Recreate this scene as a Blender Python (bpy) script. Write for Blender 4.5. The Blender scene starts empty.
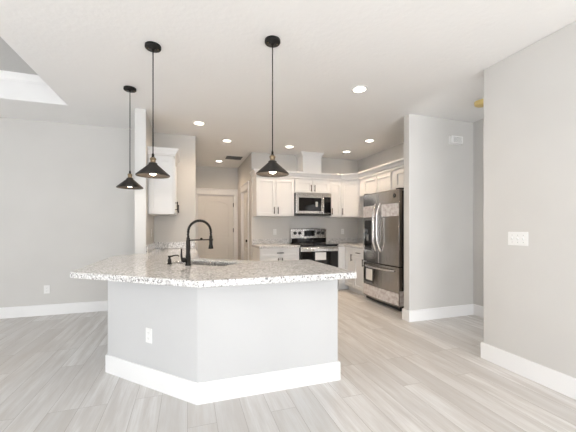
import bpy, bmesh, math, random
from mathutils import Vector, Matrix

random.seed(7)
SC = bpy.context.scene
COL = SC.collection
PI = math.pi
H = 2.743                                   # ceiling height

# ------------------------------------------------------------------ camera
F_PX = 305.0
cam_data = bpy.data.cameras.new('camera')
cam_data.sensor_width = 36.0
cam_data.lens = F_PX / 576.0 * 36.0
cam_data.shift_y = (227.2 - 216.0) / 576.0
cam_data.clip_start = 0.05
cam = bpy.data.objects.new('camera', cam_data)
cam.location = (0, 0, 1.245)
cam.rotation_euler = (PI / 2, 0, -math.atan((288 - 187.5) / F_PX))
COL.objects.link(cam)
SC.camera = cam

# ------------------------------------------------------------------ world, light, exposure
SC.view_settings.view_transform = 'Standard'
SC.view_settings.look = 'None'
SC.view_settings.gamma = 1.0
SC.view_settings.use_curve_mapping = False
SC.view_settings.exposure = -0.06

world = bpy.data.worlds.new('sky')
SC.world = world
world.use_nodes = True
bg = world.node_tree.nodes['Background']
bg.inputs['Color'].default_value = (0.80, 0.88, 1.0, 1)
bg.inputs['Strength'].default_value = 1.0


def area(name, loc, rot, sx, sy, power, color):
    d = bpy.data.lights.new(name, 'AREA')
    d.shape = 'RECTANGLE'
    d.size, d.size_y = sx, sy
    d.energy = power
    d.color = color
    o = bpy.data.objects.new(name, d)
    o.location = loc
    o.rotation_euler = rot
    COL.objects.link(o)
    return o


DAY = (0.97, 0.985, 1.0)
REAR_Y = -2.6
LEFT_X = -5.2
# daylight arriving through the rear and side windows (which are built below)
area('daylight_rear_patio', (0.55, REAR_Y - 0.25, 1.15), (PI / 2, 0, 0), 2.6, 2.2, 160, DAY)
area('daylight_rear_window', (-2.9, REAR_Y - 0.25, 1.45), (PI / 2, 0, 0), 2.2, 1.6, 80, DAY)
area('added_hall_window_light', (3.33, REAR_Y - 0.25, 1.3), (PI / 2, 0, 0), 0.8, 1.6, 150, DAY)  # hall window and lamp are added to brighten the wall beside the refrigerator
area('daylight_side_window', (LEFT_X - 0.25, 1.7, 1.35), (PI / 2, 0, -PI / 2), 2.6, 1.8, 70, DAY)

# sun added through the rear glazing; its floor bounce brightens the ceiling
bounce_sun_d = bpy.data.lights.new('bounce_sun', 'SUN')
bounce_sun_d.energy = 32.0
bounce_sun_d.angle = math.radians(1.0)
bounce_sun_d.color = (1.0, 0.985, 0.965)
bounce_sun = bpy.data.objects.new('bounce_sun', bounce_sun_d)
bounce_sun.rotation_euler = (math.radians(40), 0, math.radians(-25))
COL.objects.link(bounce_sun)

WARM = (1.0, 0.75, 0.52)
DOWNLIGHT_W = 30.0
PENDANT_W = 3.0


# ------------------------------------------------------------------ materials
def new_mat(name, color=(0.8, 0.8, 0.8), rough=0.5, metal=0.0, spec=0.5):
    m = bpy.data.materials.new(name)
    m.use_nodes = True
    b = m.node_tree.nodes['Principled BSDF']
    b.inputs['Base Color'].default_value = (*color, 1)
    b.inputs['Roughness'].default_value = rough
    b.inputs['Metallic'].default_value = metal
    b.inputs['Specular IOR Level'].default_value = spec
    return m


def N(m, kind, **kw):
    n = m.node_tree.nodes.new(kind)
    for k, v in kw.items():
        setattr(n, k, v)
    return n


def L(m, a, b):
    m.node_tree.links.new(a, b)


def bsdf(m):
    return m.node_tree.nodes['Principled BSDF']


def coords(m, scale=(1, 1, 1), kind='Object'):
    tc = N(m, 'ShaderNodeTexCoord')
    mp = N(m, 'ShaderNodeMapping')
    mp.inputs['Scale'].default_value = scale
    L(m, tc.outputs[kind], mp.inputs['Vector'])
    return mp.outputs['Vector']


def noise(m, vec, scale, detail=3, rough=0.5):
    n = N(m, 'ShaderNodeTexNoise')
    n.inputs['Scale'].default_value = scale
    n.inputs['Detail'].default_value = detail
    n.inputs['Roughness'].default_value = rough
    L(m, vec, n.inputs['Vector'])
    return n.outputs['Fac']


def ramp(m, fac, stops, interp='LINEAR'):
    r = N(m, 'ShaderNodeValToRGB')
    cr = r.color_ramp
    cr.interpolation = interp
    while len(cr.elements) < len(stops):
        cr.elements.new(0.5)
    for e, (p, c) in zip(cr.elements, stops):
        e.position = p
        e.color = (*c, 1) if len(c) == 3 else c
    L(m, fac, r.inputs['Fac'])
    return r.outputs['Color']


def mix(m, fac, a, b, mode='MIX'):
    n = N(m, 'ShaderNodeMix', data_type='RGBA', blend_type=mode)
    for sock, v in ((n.inputs[0], fac), (n.inputs[6], a), (n.inputs[7], b)):
        if isinstance(v, (int, float)):
            sock.default_value = v
        elif isinstance(v, tuple):
            sock.default_value = (*v, 1)
        else:
            L(m, v, sock)
    return n.outputs[2]


def bump(m, height, strength, dist):
    n = N(m, 'ShaderNodeBump')
    n.inputs['Strength'].default_value = strength
    n.inputs['Distance'].default_value = dist
    L(m, height, n.inputs['Height'])
    L(m, n.outputs['Normal'], bsdf(m).inputs['Normal'])


def painted(name, color, rough=0.6, scale=60, strength=0.12, dist=0.002, var=0.03):
    m = new_mat(name, color, rough, spec=0.3)
    v = coords(m)
    n1 = noise(m, v, scale, 4)
    n2 = noise(m, v, 1.3, 2)
    c = ramp(m, n2, [(0.3, tuple(x * (1 - var) for x in color)), (0.7, tuple(min(1, x * (1 + var)) for x in color))])
    L(m, c, bsdf(m).inputs['Base Color'])
    bump(m, n1, strength, dist)
    return m


def emissive(name, color, strength):
    m = new_mat(name, (0.9, 0.9, 0.9), 0.4)
    bsdf(m).inputs['Emission Color'].default_value = (*color, 1)
    bsdf(m).inputs['Emission Strength'].default_value = strength
    v = coords(m)
    c = ramp(m, noise(m, v, 30), [(0, (0.88, 0.88, 0.86)), (1, (0.92, 0.92, 0.9))])
    L(m, c, bsdf(m).inputs['Base Color'])
    return m


def metal(name, color, rough, stretch=(1, 1, 1), amount=0.12, scale=40, metallic=1.0):
    m = new_mat(name, color, rough, metallic)
    v = coords(m, stretch)
    n = noise(m, v, scale, 3)
    c = ramp(m, n, [(0.3, tuple(x * (1 - amount) for x in color)), (0.7, tuple(min(1, x * (1 + amount)) for x in color))])
    L(m, c, bsdf(m).inputs['Base Color'])
    r = ramp(m, n, [(0.3, (rough * 0.85,) * 3), (0.7, (min(1, rough * 1.15),) * 3)])
    L(m, r, bsdf(m).inputs['Roughness'])
    return m


def floor_material():
    m = new_mat('grey_oak_planks', rough=0.42, spec=0.4)
    tc = N(m, 'ShaderNodeTexCoord')
    sep = N(m, 'ShaderNodeSeparateXYZ')
    L(m, tc.outputs['Object'], sep.inputs[0])
    com = N(m, 'ShaderNodeCombineXYZ')
    L(m, sep.outputs['Y'], com.inputs['X'])
    L(m, sep.outputs['X'], com.inputs['Y'])
    br = N(m, 'ShaderNodeTexBrick')
    br.offset = 0.37
    br.offset_frequency = 3
    br.inputs['Scale'].default_value = 1.0
    br.inputs['Brick Width'].default_value = 1.22
    br.inputs['Row Height'].default_value = 0.178
    br.inputs['Mortar Size'].default_value = 0.0012
    br.inputs['Mortar Smooth'].default_value = 0.1
    br.inputs['Color1'].default_value = (0, 0, 0, 1)
    br.inputs['Color2'].default_value = (1, 1, 1, 1)
    br.inputs['Mortar'].default_value = (0.5, 0.5, 0.5, 1)
    L(m, com.outputs[0], br.inputs['Vector'])
    # offset the grain per plank
    off = N(m, 'ShaderNodeVectorMath', operation='MULTIPLY')
    L(m, br.outputs['Color'], off.inputs[0])
    off.inputs[1].default_value = (7.3, 3.1, 5.7)
    add = N(m, 'ShaderNodeVectorMath', operation='ADD')
    L(m, com.outputs[0], add.inputs[0])
    L(m, off.outputs[0], add.inputs[1])

    def stretched(sx, sy):
        mp = N(m, 'ShaderNodeMapping')
        mp.inputs['Scale'].default_value = (sx, sy, 1)
        L(m, add.outputs[0], mp.inputs['Vector'])
        return mp.outputs['Vector']
    base = ramp(m, br.outputs['Color'], [(0.0, (0.62, 0.61, 0.595)), (0.5, (0.78, 0.775, 0.765)), (1.0, (0.85, 0.845, 0.835))])
    g1 = noise(m, stretched(1.3, 13), 1.0, 6, 0.62)
    g2 = noise(m, stretched(3.0, 70), 1.6, 4, 0.6)
    g3 = noise(m, stretched(0.7, 3.2), 1.0, 3, 0.55)
    c = mix(m, ramp(m, g1, [(0.38, (0.75, 0.75, 0.75)), (0.60, (0, 0, 0))]), base, (0.53, 0.50, 0.47))
    c = mix(m, ramp(m, g3, [(0.40, (0.45, 0.45, 0.45)), (0.62, (0, 0, 0))]), c, (0.57, 0.55, 0.53))
    c = mix(m, ramp(m, g2, [(0.35, (0.4, 0.4, 0.4)), (0.55, (0, 0, 0))]), c, (0.56, 0.52, 0.48))
    c = mix(m, br.outputs['Fac'], c, (0.34, 0.31, 0.285))
    L(m, c, bsdf(m).inputs['Base Color'])
    bump(m, g2, 0.08, 0.002)
    return m


def granite_material():
    m = new_mat('speckled_granite', rough=0.10, spec=0.5)
    v = coords(m)
    big = noise(m, v, 38, 4, 0.6)
    mid = noise(m, v, 80, 3, 0.6)
    vo = N(m, 'ShaderNodeTexVoronoi')
    vo.inputs['Scale'].default_value = 115
    L(m, v, vo.inputs['Vector'])
    sep = N(m, 'ShaderNodeSeparateColor')
    L(m, vo.outputs['Color'], sep.inputs[0])
    base = ramp(m, big, [(0.34, (0.50, 0.49, 0.485)), (0.48, (0.68, 0.67, 0.66)), (0.64, (0.80, 0.795, 0.79))])
    c = mix(m, ramp(m, mid, [(0.54, (0, 0, 0)), (0.62, (0.8, 0.8, 0.8))]), base, (0.27, 0.26, 0.255))
    c = mix(m, ramp(m, sep.outputs[0], [(0.74, (0, 0, 0)), (0.78, (0.7, 0.7, 0.7))]), c, (0.40, 0.39, 0.385))
    c = mix(m, ramp(m, sep.outputs[1], [(0.89, (0, 0, 0)), (0.91, (0.95, 0.95, 0.95))]), c, (0.14, 0.14, 0.14))
    c = mix(m, ramp(m, sep.outputs[2], [(0.80, (0, 0, 0)), (0.84, (0.7, 0.7, 0.7))]), c, (0.88, 0.88, 0.87))
    L(m, c, bsdf(m).inputs['Base Color'])
    return m


def wrap_material():
    m = new_mat('printed_protective_film', rough=0.35)
    v = coords(m, (1, 1, 1))
    n = noise(m, v, 16, 4, 0.6)
    c = ramp(m, n, [(0.38, (0.52, 0.46, 0.45)), (0.5, (0.66, 0.62, 0.61)), (0.62, (0.74, 0.72, 0.71))])
    L(m, c, bsdf(m).inputs['Base Color'])
    bump(m, n, 0.3, 0.004)
    return m


def pane_material():
    m = bpy.data.materials.new('window_glass')
    m.use_nodes = True
    nt = m.node_tree
    out = nt.nodes['Material Output']
    nt.nodes.remove(nt.nodes['Principled BSDF'])
    tr = N(m, 'ShaderNodeBsdfTransparent')
    gl = N(m, 'ShaderNodeBsdfGlossy')
    gl.inputs['Roughness'].default_value = 0.02
    mx = N(m, 'ShaderNodeMixShader')
    mx.inputs[0].default_value = 0.06
    L(m, tr.outputs[0], mx.inputs[1])
    L(m, gl.outputs[0], mx.inputs[2])
    L(m, mx.outputs[0], out.inputs['Surface'])
    return m


M = {}
M['wall'] = painted('greige_wall_paint', (0.608, 0.598, 0.578), 0.65)
M['post'] = painted('pale_post_paint', (0.66, 0.66, 0.65), 0.6)
M['island'] = painted('pale_grey_paint', (0.585, 0.588, 0.59), 0.6)
M['ceiling'] = painted('white_textured_ceiling', (0.85, 0.845, 0.835), 0.8, scale=26, strength=0.35, dist=0.006, var=0.01)
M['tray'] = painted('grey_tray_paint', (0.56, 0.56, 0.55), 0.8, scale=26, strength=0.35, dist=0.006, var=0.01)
M['trim'] = painted('white_trim_paint', (0.84, 0.84, 0.84), 0.4, strength=0.02)
M['cabinet'] = painted('white_cabinet_paint', (0.76, 0.76, 0.76), 0.38, strength=0.02, var=0.01)
M['door'] = painted('white_door_paint', (0.76, 0.745, 0.72), 0.45, strength=0.02, var=0.01)
M['floor'] = floor_material()
M['granite'] = granite_material()
M['black'] = metal('matt_black_metal', (0.012, 0.011, 0.010), 0.45, metallic=0.0)
bsdf(M['black']).inputs['Specular IOR Level'].default_value = 0.25
M['shade'] = metal('dark_bronze_shade', (0.035, 0.031, 0.028), 0.42, metallic=0.5)
M['shade_in'] = metal('shade_lining', (0.06, 0.05, 0.04), 0.5, metallic=0.4)
M['brass'] = metal('antique_brass', (0.26, 0.20, 0.13), 0.3)
M['steel'] = metal('brushed_stainless', (0.46, 0.445, 0.43), 0.24, (1, 1, 60), scale=8)
M['steel_light'] = metal('bright_stainless', (0.74, 0.725, 0.71), 0.26, (60, 60, 1), scale=8)
M['slate'] = metal('dark_stainless', (0.40, 0.385, 0.37), 0.24, (40, 40, 1), scale=6)
M['black_glass'] = metal('black_glass', (0.008, 0.008, 0.009), 0.05, metallic=0.0)
M['black_plastic'] = metal('black_plastic', (0.02, 0.02, 0.02), 0.4, metallic=0.0)
M['white_plastic'] = painted('white_plastic', (0.82, 0.82, 0.81), 0.35, strength=0.01, var=0.01)
M['grey_plastic'] = painted('grey_slot', (0.30, 0.30, 0.30), 0.4, strength=0.01)
M['paper'] = painted('paper_label', (0.80, 0.79, 0.77), 0.6, strength=0.01)
M['glass_reflection'] = painted('glass_reflection', (0.45, 0.45, 0.44), 0.6, strength=0.01)
M['wrap'] = wrap_material()
M['lens'] = emissive('lamp_lens', (1.0, 0.90, 0.76), 9.0)
M['bulb'] = emissive('frosted_bulb', (1.0, 0.88, 0.70), 7.0)
M['yellow'] = painted('yellow_plastic_cover', (0.68, 0.53, 0.22), 0.4)
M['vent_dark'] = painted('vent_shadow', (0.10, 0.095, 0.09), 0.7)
M['pane'] = pane_material()
M['crate'] = painted('cabinet_inside', (0.55, 0.50, 0.44), 0.6)


# ------------------------------------------------------------------ mesh helpers
def box(bm, x0, x1, y0, y1, z0, z1, mat=0):
    vs = [bm.verts.new((x, y, z)) for z in (z0, z1) for y in (y0, y1) for x in (x0, x1)]
    for a, b, c, d in ((0, 2, 3, 1), (4, 5, 7, 6), (0, 1, 5, 4), (2, 6, 7, 3), (0, 4, 6, 2), (1, 3, 7, 5)):
        f = bm.faces.new((vs[a], vs[b], vs[c], vs[d]))
        f.material_index = mat


def BOX(*a):
    bm = bmesh.new()
    box(bm, *a)
    return bm


def lathe(bm, profile, seg=32, center=(0, 0, 0), axis='Z', closed=False, mat=0):
    rings = []
    cx, cy, cz = center
    for r, h in profile:
        ring = []
        for i in range(seg):
            a = 2 * PI * i / seg
            p = (r * math.cos(a), r * math.sin(a), h)
            if axis == 'Y':
                p = (p[0], p[2], p[1])
            elif axis == 'X':
                p = (p[2], p[0], p[1])
            ring.append(bm.verts.new((p[0] + cx, p[1] + cy, p[2] + cz)))
        rings.append(ring)
    pairs = list(zip(rings, rings[1:]))
    if closed:
        pairs.append((rings[-1], rings[0]))
    for A, B in pairs:
        for i in range(seg):
            f = bm.faces.new((A[i], A[(i + 1) % seg], B[(i + 1) % seg], B[i]))
            f.smooth = True
            f.material_index = mat
    if not closed:
        for ring in (rings[0], rings[-1]):
            f = bm.faces.new(ring)
            f.material_index = mat
    bmesh.ops.recalc_face_normals(bm, faces=bm.faces)


def tube(bm, pts, r, seg=12, mat=0):
    pts = [Vector(p) for p in pts]
    rad = r if isinstance(r, (list, tuple)) else [r] * len(pts)
    rings = []
    prev = None
    for i, p in enumerate(pts):
        t = (pts[min(i + 1, len(pts) - 1)] - pts[max(i - 1, 0)]).normalized()
        if prev is None:
            ref = Vector((0, 0, 1)) if abs(t.z) < 0.9 else Vector((1, 0, 0))
            u = t.cross(ref).normalized()
        else:
            u = (prev - t * prev.dot(t)).normalized()
        prev = u
        w = t.cross(u)
        rings.append([bm.verts.new(p + (u * math.cos(2 * PI * k / seg) + w * math.sin(2 * PI * k / seg)) * rad[i]) for k in range(seg)])
    for A, B in zip(rings, rings[1:]):
        for k in range(seg):
            f = bm.faces.new((A[k], A[(k + 1) % seg], B[(k + 1) % seg], B[k]))
            f.smooth = True
            f.material_index = mat
    bm.faces.new(rings[0]).material_index = mat
    bm.faces.new(rings[-1]).material_index = mat
    bmesh.ops.recalc_face_normals(bm, faces=bm.faces)


def prism(bm, outer, z0, z1, holes=(), to3=None, mat=0):
    """outline (with holes) filled and extruded; to3 turns (a, b, h) into a point"""
    to3 = to3 or (lambda a, b, h: (a, b, h))
    layers = []
    for z in (z0, z1):
        tmp = bmesh.new()
        edges = []
        for loop in [outer] + list(holes):
            vs = [tmp.verts.new((p[0], p[1], 0)) for p in loop]
            edges += [tmp.edges.new((vs[i], vs[(i + 1) % len(vs)])) for i in range(len(vs))]
        bmesh.ops.triangle_fill(tmp, use_beauty=True, use_dissolve=False, edges=edges)
        tmp.verts.index_update()
        vm = [bm.verts.new(to3(v.co.x, v.co.y, z)) for v in tmp.verts]
        for f in tmp.faces:
            nf = bm.faces.new([vm[v.index] for v in f.verts])
            nf.material_index = mat
        layers.append(vm)
        tmp.free()
    start = 0
    for loop in [outer] + list(holes):
        n = len(loop)
        for i in range(n):
            a, b = start + i, start + (i + 1) % n
            f = bm.faces.new((layers[0][a], layers[0][b], layers[1][b], layers[1][a]))
            f.material_index = mat
        start += n
    bmesh.ops.recalc_face_normals(bm, faces=bm.faces)


def offset_path(path, d, closed=False):
    """offset a plan polyline to its right-hand side by d, with mitred corners"""
    out = []
    n = len(path)
    for i in range(n):
        p = Vector(path[i])
        dirs = []
        if i > 0 or closed:
            dirs.append((p - Vector(path[i - 1])).normalized())
        if i < n - 1 or closed:
            dirs.append((Vector(path[(i + 1) % n]) - p).normalized())
        nr = [Vector((t.y, -t.x)) for t in dirs]
        if len(nr) == 1:
            q = p + nr[0] * d
        else:
            m_ = (nr[0] + nr[1]).normalized()
            q = p + m_ * (d / max(0.2, m_.dot(nr[0])))
        out.append((q.x, q.y))
    return out


def sweep(bm, path, profile, closed=False, mat=0):
    """profile of (outward, z) points swept along a plan path, outward = right-hand side"""
    loops = [[bm.verts.new((x, y, z)) for x, y in offset_path(path, d, closed)] for d, z in profile]
    n = len(path)
    for j in range(len(loops)):
        A, B = loops[j], loops[(j + 1) % len(loops)]
        for i in range(n if closed else n - 1):
            f = bm.faces.new((A[i], A[(i + 1) % n], B[(i + 1) % n], B[i]))
            f.material_index = mat
    if not closed:
        bm.faces.new([l[0] for l in loops]).material_index = mat
        bm.faces.new([l[-1] for l in loops]).material_index = mat
    bmesh.ops.recalc_face_normals(bm, faces=bm.faces)


def obj(name, bm, mats, parent=None, loc=(0, 0, 0), rot=(0, 0, 0), bevel=0.0, seg=2, label=None):
    me = bpy.data.meshes.new(name)
    bm.to_mesh(me)
    bm.free()
    for m_ in (mats if isinstance(mats, (list, tuple)) else [mats]):
        me.materials.append(M[m_])
    o = bpy.data.objects.new(name, me)
    o.location = loc
    o.rotation_euler = rot
    COL.objects.link(o)
    if parent:
        o.parent = parent
    if bevel:
        b = o.modifiers.new('edge', 'BEVEL')
        b.width = bevel
        b.segments = seg
        b.limit_method = 'ANGLE'
        b.angle_limit = math.radians(35)
    if label:
        o['label'] = label
    return o


def tag(o, label, cat, group=None, kind=None):
    o['label'] = label
    o['category'] = cat
    if group:
        o['group'] = group
    if kind:
        o['kind'] = kind
    return o


def thing(name, label, cat, loc=(0, 0, 0), rotz=0.0, group=None):
    o = bpy.data.objects.new(name, None)
    o.empty_display_size = 0.1
    o.location = loc
    o.rotation_euler = (0, 0, rotz)
    COL.objects.link(o)
    return tag(o, label, cat, group)


def struct(name, bm, mats, parent=None, label=None, bevel=0.0, cat=None):
    o = obj(name, bm, mats, parent, bevel=bevel)
    o['kind'] = 'structure'
    if label:
        o['label'] = label
    if cat:
        o['category'] = cat
    return o


def copy_tree(o, parent=None):
    c = o.copy()
    COL.objects.link(c)
    if parent:
        c.parent = parent
    for ch in list(o.children):
        copy_tree(ch, c)
    return c


# ------------------------------------------------------------------ the room
T = 0.12
X_R = 2.672          # right wall face
X_K = 3.63           # kitchen right wall face
Y_K = 6.00           # kitchen back wall face
Y_L = 5.17           # living room far wall face
Y_S = 5.23           # short back wall of the kitchen's left run
X_PL, X_PR = -0.625, -0.505    # dividing wall between living room and kitchen
Y_COL = 4.24         # front end of the dividing wall
X_H = 1.21           # right wall of the passage
Y_D = 7.75           # end wall of the passage

struct('floor', BOX(-5.6, 5.0, -3.0, 8.0, -0.1, 0), 'floor', label='pale grey oak plank floor', cat='floor')

bm = bmesh.new()
TX0, TX1, TY0, TY1 = -4.7, -1.385, 0.45, 4.42
outer = [(-5.6, -3.0), (5.0, -3.0), (5.0, 8.0), (-5.6, 8.0)]
prism(bm, outer, H, H + 0.1, holes=[[(TX0, TY0), (TX1, TY0), (TX1, TY1), (TX0, TY1)]])
struct('ceiling', bm, 'ceiling', label='white textured ceiling', cat='ceiling')
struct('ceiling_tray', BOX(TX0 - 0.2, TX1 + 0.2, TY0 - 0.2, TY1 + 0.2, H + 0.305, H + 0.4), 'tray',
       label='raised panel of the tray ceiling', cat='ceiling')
bm = bmesh.new()
ring = [(TX0, TY0), (TX1, TY0), (TX1, TY1), (TX0, TY1)]      # counter-clockwise: right-hand side is outside
sweep(bm, ring, [(-0.012, H + 0.0005), (-0.0005, H + 0.0005), (-0.0005, H + 0.304), (-0.012, H + 0.304)], closed=True)
struct('trim_1', bm, 'trim', label='white painted riser of the tray ceiling', cat='trim')
bm = bmesh.new()
sweep(bm, ring, [(-0.013, H + 0.22), (-0.022, H + 0.22), (-0.026, H + 0.235), (-0.045, H + 0.255), (-0.062, H + 0.285),
                 (-0.066, H + 0.292), (-0.066, H + 0.3035), (-0.013, H + 0.3035)], closed=True)
struct('trim_2', bm, 'trim', label='white crown moulding inside the tray ceiling', cat='trim')

W = M['wall']
Z1 = H - 0.001
struct('wall_right', BOX(X_R, X_R + T, REAR_Y, 2.175, 0, Z1), 'wall', bevel=0.006, label='greige wall on the right', cat='wall')
struct('wall_hall_right', BOX(3.88, 4.0, REAR_Y, 3.31, 0, Z1), 'wall', label='far wall of the side hall', cat='wall')
bm = bmesh.new()
hx = (2.93, 3.73, 0.5, 2.1)
box(bm, X_R + T + 0.001, hx[0], REAR_Y - T, REAR_Y - 0.001, 0, Z1)
box(bm, hx[1], 4.0, REAR_Y - T, REAR_Y - 0.001, 0, Z1)
box(bm, hx[0], hx[1], REAR_Y - T, REAR_Y - 0.001, 0, hx[2])
box(bm, hx[0], hx[1], REAR_Y - T, REAR_Y - 0.001, hx[3], Z1)
struct('wall_hall_rear', bm, 'wall', label='end wall of the side hall with an added window', cat='wall')
struct('wall_middle', BOX(2.77, 4.0, 3.311, 3.42, 0, Z1), 'wall', bevel=0.006, label='greige wall beside the refrigerator', cat='wall')
struct('wall_kitchen_right', BOX(X_K, X_K + T, 3.421, Y_K + T, 0, Z1), 'wall', label='right wall of the kitchen', cat='wall')
struct('wall_kitchen_back', BOX(X_H, X_K - 0.001, Y_K, Y_K + T, 0, Z1), 'wall', bevel=0.004, label='back wall of the kitchen behind the range', cat='wall')
D2A, D2B = 6.33, 7.09
bm = bmesh.new()
box(bm, X_H, X_H + T, Y_K + T + 0.001, D2A, 0, Z1)
box(bm, X_H, X_H + T, D2B, Y_D, 0, Z1)
box(bm, X_H, X_H + T, D2A, D2B, 2.05, Z1)
struct('wall_passage_right', bm, 'wall', label='right wall of the passage', cat='wall')
D1A, D1B = 0.225, 1.125
bm = bmesh.new()
box(bm, 0.0, D1A, Y_D, Y_D + T, 0, Z1)
box(bm, D1B, X_H + T, Y_D, Y_D + T, 0, Z1)
box(bm, D1A, D1B, Y_D, Y_D + T, 2.05, Z1)
struct('wall_passage_back', bm, 'wall', label='end wall of the passage above the door', cat='wall')
struct('wall_passage_left', BOX(0.005, 0.125, Y_S + T + 0.001, Y_D - 0.001, 0, Z1), 'wall', label='left wall of the passage', cat='wall')
struct('wall_kitchen_left_back', BOX(X_PR + 0.001, 0.125, Y_S, Y_S + T, 0, Z1), 'wall', bevel=0.006, label='short greige wall between the hanging cabinet and the passage', cat='wall')
struct('wall_divider', BOX(X_PL, X_PR, Y_COL + 0.016, Y_S + T, 0, Z1), 'wall', label='dividing wall between living room and kitchen', cat='wall')
struct('trim_3', BOX(X_PL - 0.006, X_PR + 0.004, Y_COL, Y_COL + 0.015, 0, Z1), 'post', bevel=0.004, label='pale end post of the dividing wall', cat='trim')
struct('wall_living_back', BOX(-5.32, X_PL - 0.001, Y_L, Y_L + T, 0, Z1), 'wall', label='far greige wall of the living room', cat='wall')

# side and rear walls with their windows (behind and beside the camera)
wl = (0.4, 3.0, 0.45, 2.25)
bm = bmesh.new()
box(bm, LEFT_X - T, LEFT_X, REAR_Y, wl[0], 0, Z1)
box(bm, LEFT_X - T, LEFT_X, wl[1], Y_L - 0.001, 0, Z1)
box(bm, LEFT_X - T, LEFT_X, wl[0], wl[1], 0, wl[2])
box(bm, LEFT_X - T, LEFT_X, wl[0], wl[1], wl[3], Z1)
struct('wall_left', bm, 'wall', label='left wall of the living room with a window', cat='wall')
ra = (-0.75, 1.85, 0.0, 2.25)
rb = (-4.0, -1.8, 0.65, 2.25)
bm = bmesh.new()
box(bm, LEFT_X - T, rb[0], REAR_Y - T, REAR_Y - 0.001, 0, Z1)
box(bm, rb[1], ra[0], REAR_Y - T, REAR_Y - 0.001, 0, Z1)
box(bm, ra[1], X_R + T - 0.001, REAR_Y - T, REAR_Y - 0.001, 0, Z1)
box(bm, rb[0], rb[1], REAR_Y - T, REAR_Y - 0.001, 0, rb[2])
box(bm, rb[0], rb[1], REAR_Y - T, REAR_Y - 0.001, rb[3], Z1)
box(bm, ra[0], ra[1], REAR_Y - T, REAR_Y - 0.001, ra[3], Z1)
struct('wall_rear', bm, 'wall', label='rear wall with patio door and window', cat='wall')


def window(name, a0, a1, z0, z1, rear, label):
    p0 = REAR_Y - T if rear else LEFT_X - T

    def bx(bm, u0, u1, d0, d1, w0, w1):
        if rear:
            box(bm, u0, u1, p0 + d0, p0 + d1, w0, w1)
        else:
            box(bm, p0 + d0, p0 + d1, u0, u1, w0, w1)
    e = bpy.data.objects.new(name, None)
    COL.objects.link(e)
    e['kind'] = 'structure'
    e['label'] = label
    e['category'] = 'window'
    bm = bmesh.new()
    g, t = 0.002, 0.05
    bx(bm, a0 + g, a0 + t, 0.03, 0.09, z0 + g, z1 - g)
    bx(bm, a1 - t, a1 - g, 0.03, 0.09, z0 + g, z1 - g)
    bx(bm, a0 + t, a1 - t, 0.03, 0.09, z1 - t, z1 - g)
    bx(bm, a0 + t, a1 - t, 0.03, 0.09, z0 + g, z0 + t)
    mid = (a0 + a1) / 2
    bx(bm, mid - 0.03, mid + 0.03, 0.03, 0.09, z0 + t, z1 - t)
    obj('window_frame', bm, 'trim', e)
    bm = bmesh.new()
    bx(bm, a0 + t, mid - 0.03, 0.055, 0.061, z0 + t, z1 - t)
    bx(bm, mid + 0.03, a1 - t, 0.055, 0.061, z0 + t, z1 - t)
    obj('window_pane', bm, 'pane', e)


window('window_1', ra[0], ra[1], ra[2], ra[3], True, 'sliding patio window in the rear wall')
window('window_2', rb[0], rb[1], rb[2], rb[3], True, 'wide window in the rear wall')
window('added_window_4', hx[0], hx[1], hx[2], hx[3], True, 'window added at the end of the side hall for light')
window('window_3', wl[0], wl[1], wl[2], wl[3], False, 'wide window in the left wall')

# baseboards
BB = [(0.0005, 0.0005), (0.015, 0.0005), (0.015, 0.142), (0.011, 0.150), (0.0005, 0.150)]


def baseboard(name, path, label):
    bm = bmesh.new()
    sweep(bm, path, BB)
    return struct(name, bm, 'trim', label=label, cat='baseboard')


baseboard('baseboard_right', [(X_R + T, 1.2), (X_R + T, 2.175), (X_R, 2.175), (X_R, REAR_Y + 0.02)], 'white baseboard of the right wall')
baseboard('baseboard_middle', [(2.86, 3.42), (2.77, 3.42), (2.77, 3.31), (3.88, 3.31), (3.88, 0.0)], 'white baseboard beside the refrigerator')
baseboard('baseboard_left', [(LEFT_X + 0.02, Y_L), (X_PL - 0.002, Y_L), (X_PL - 0.002, 4.30)], 'white baseboard of the far living room wall')
baseboard('baseboard_side', [(LEFT_X, REAR_Y + 0.02), (LEFT_X, Y_L - 0.02)], 'white baseboard of the left wall')


# ------------------------------------------------------------------ interior doors
def arch_loop(x0, x1, z0, z1, rise, n=14):
    pts = [(x0, z0), (x1, z0), (x1, z1 - rise)]
    for i in range(1, n):
        t = i / n
        x = x1 + (x0 - x1) * t
        pts.append((x, z1 - rise + rise * math.sin(PI * t) ** 0.8))
    pts.append((x0, z1 - rise))
    return pts


def inset(loop, d):
    cx = (min(p[0] for p in loop) + max(p[0] for p in loop)) / 2
    cz = (min(p[1] for p in loop) + max(p[1] for p in loop)) / 2
    hx = max(p[0] for p in loop) - cx
    hz = max(p[1] for p in loop) - cz
    return [(cx + (p[0] - cx) * (hx - d) / hx, cz + (p[1] - cz) * (hz - d) / hz) for p in loop]


def door_leaf_bm(w, h):
    """front face at y=0 looking to -y, thickness to +y, arched upper panel over a square one"""
    bm = bmesh.new()
    s = 0.125
    lo = arch_loop(s, w - s, 0.22, 0.80, 0.001, 4)
    up = arch_loop(s, w - s, 0.98, h - 0.14, 0.10)
    to3 = lambda a, b, hh: (a, hh, b)
    prism(bm, [(0, 0), (w, 0), (w, h), (0, h)], 0.0, 0.018, holes=[lo, up], to3=to3)
    box(bm, 0, w, 0.0181, 0.040, 0, h)
    for lp in (lo, up):
        prism(bm, inset(lp, 0.04), 0.004, 0.0185, to3=to3)
    return bm


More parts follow.
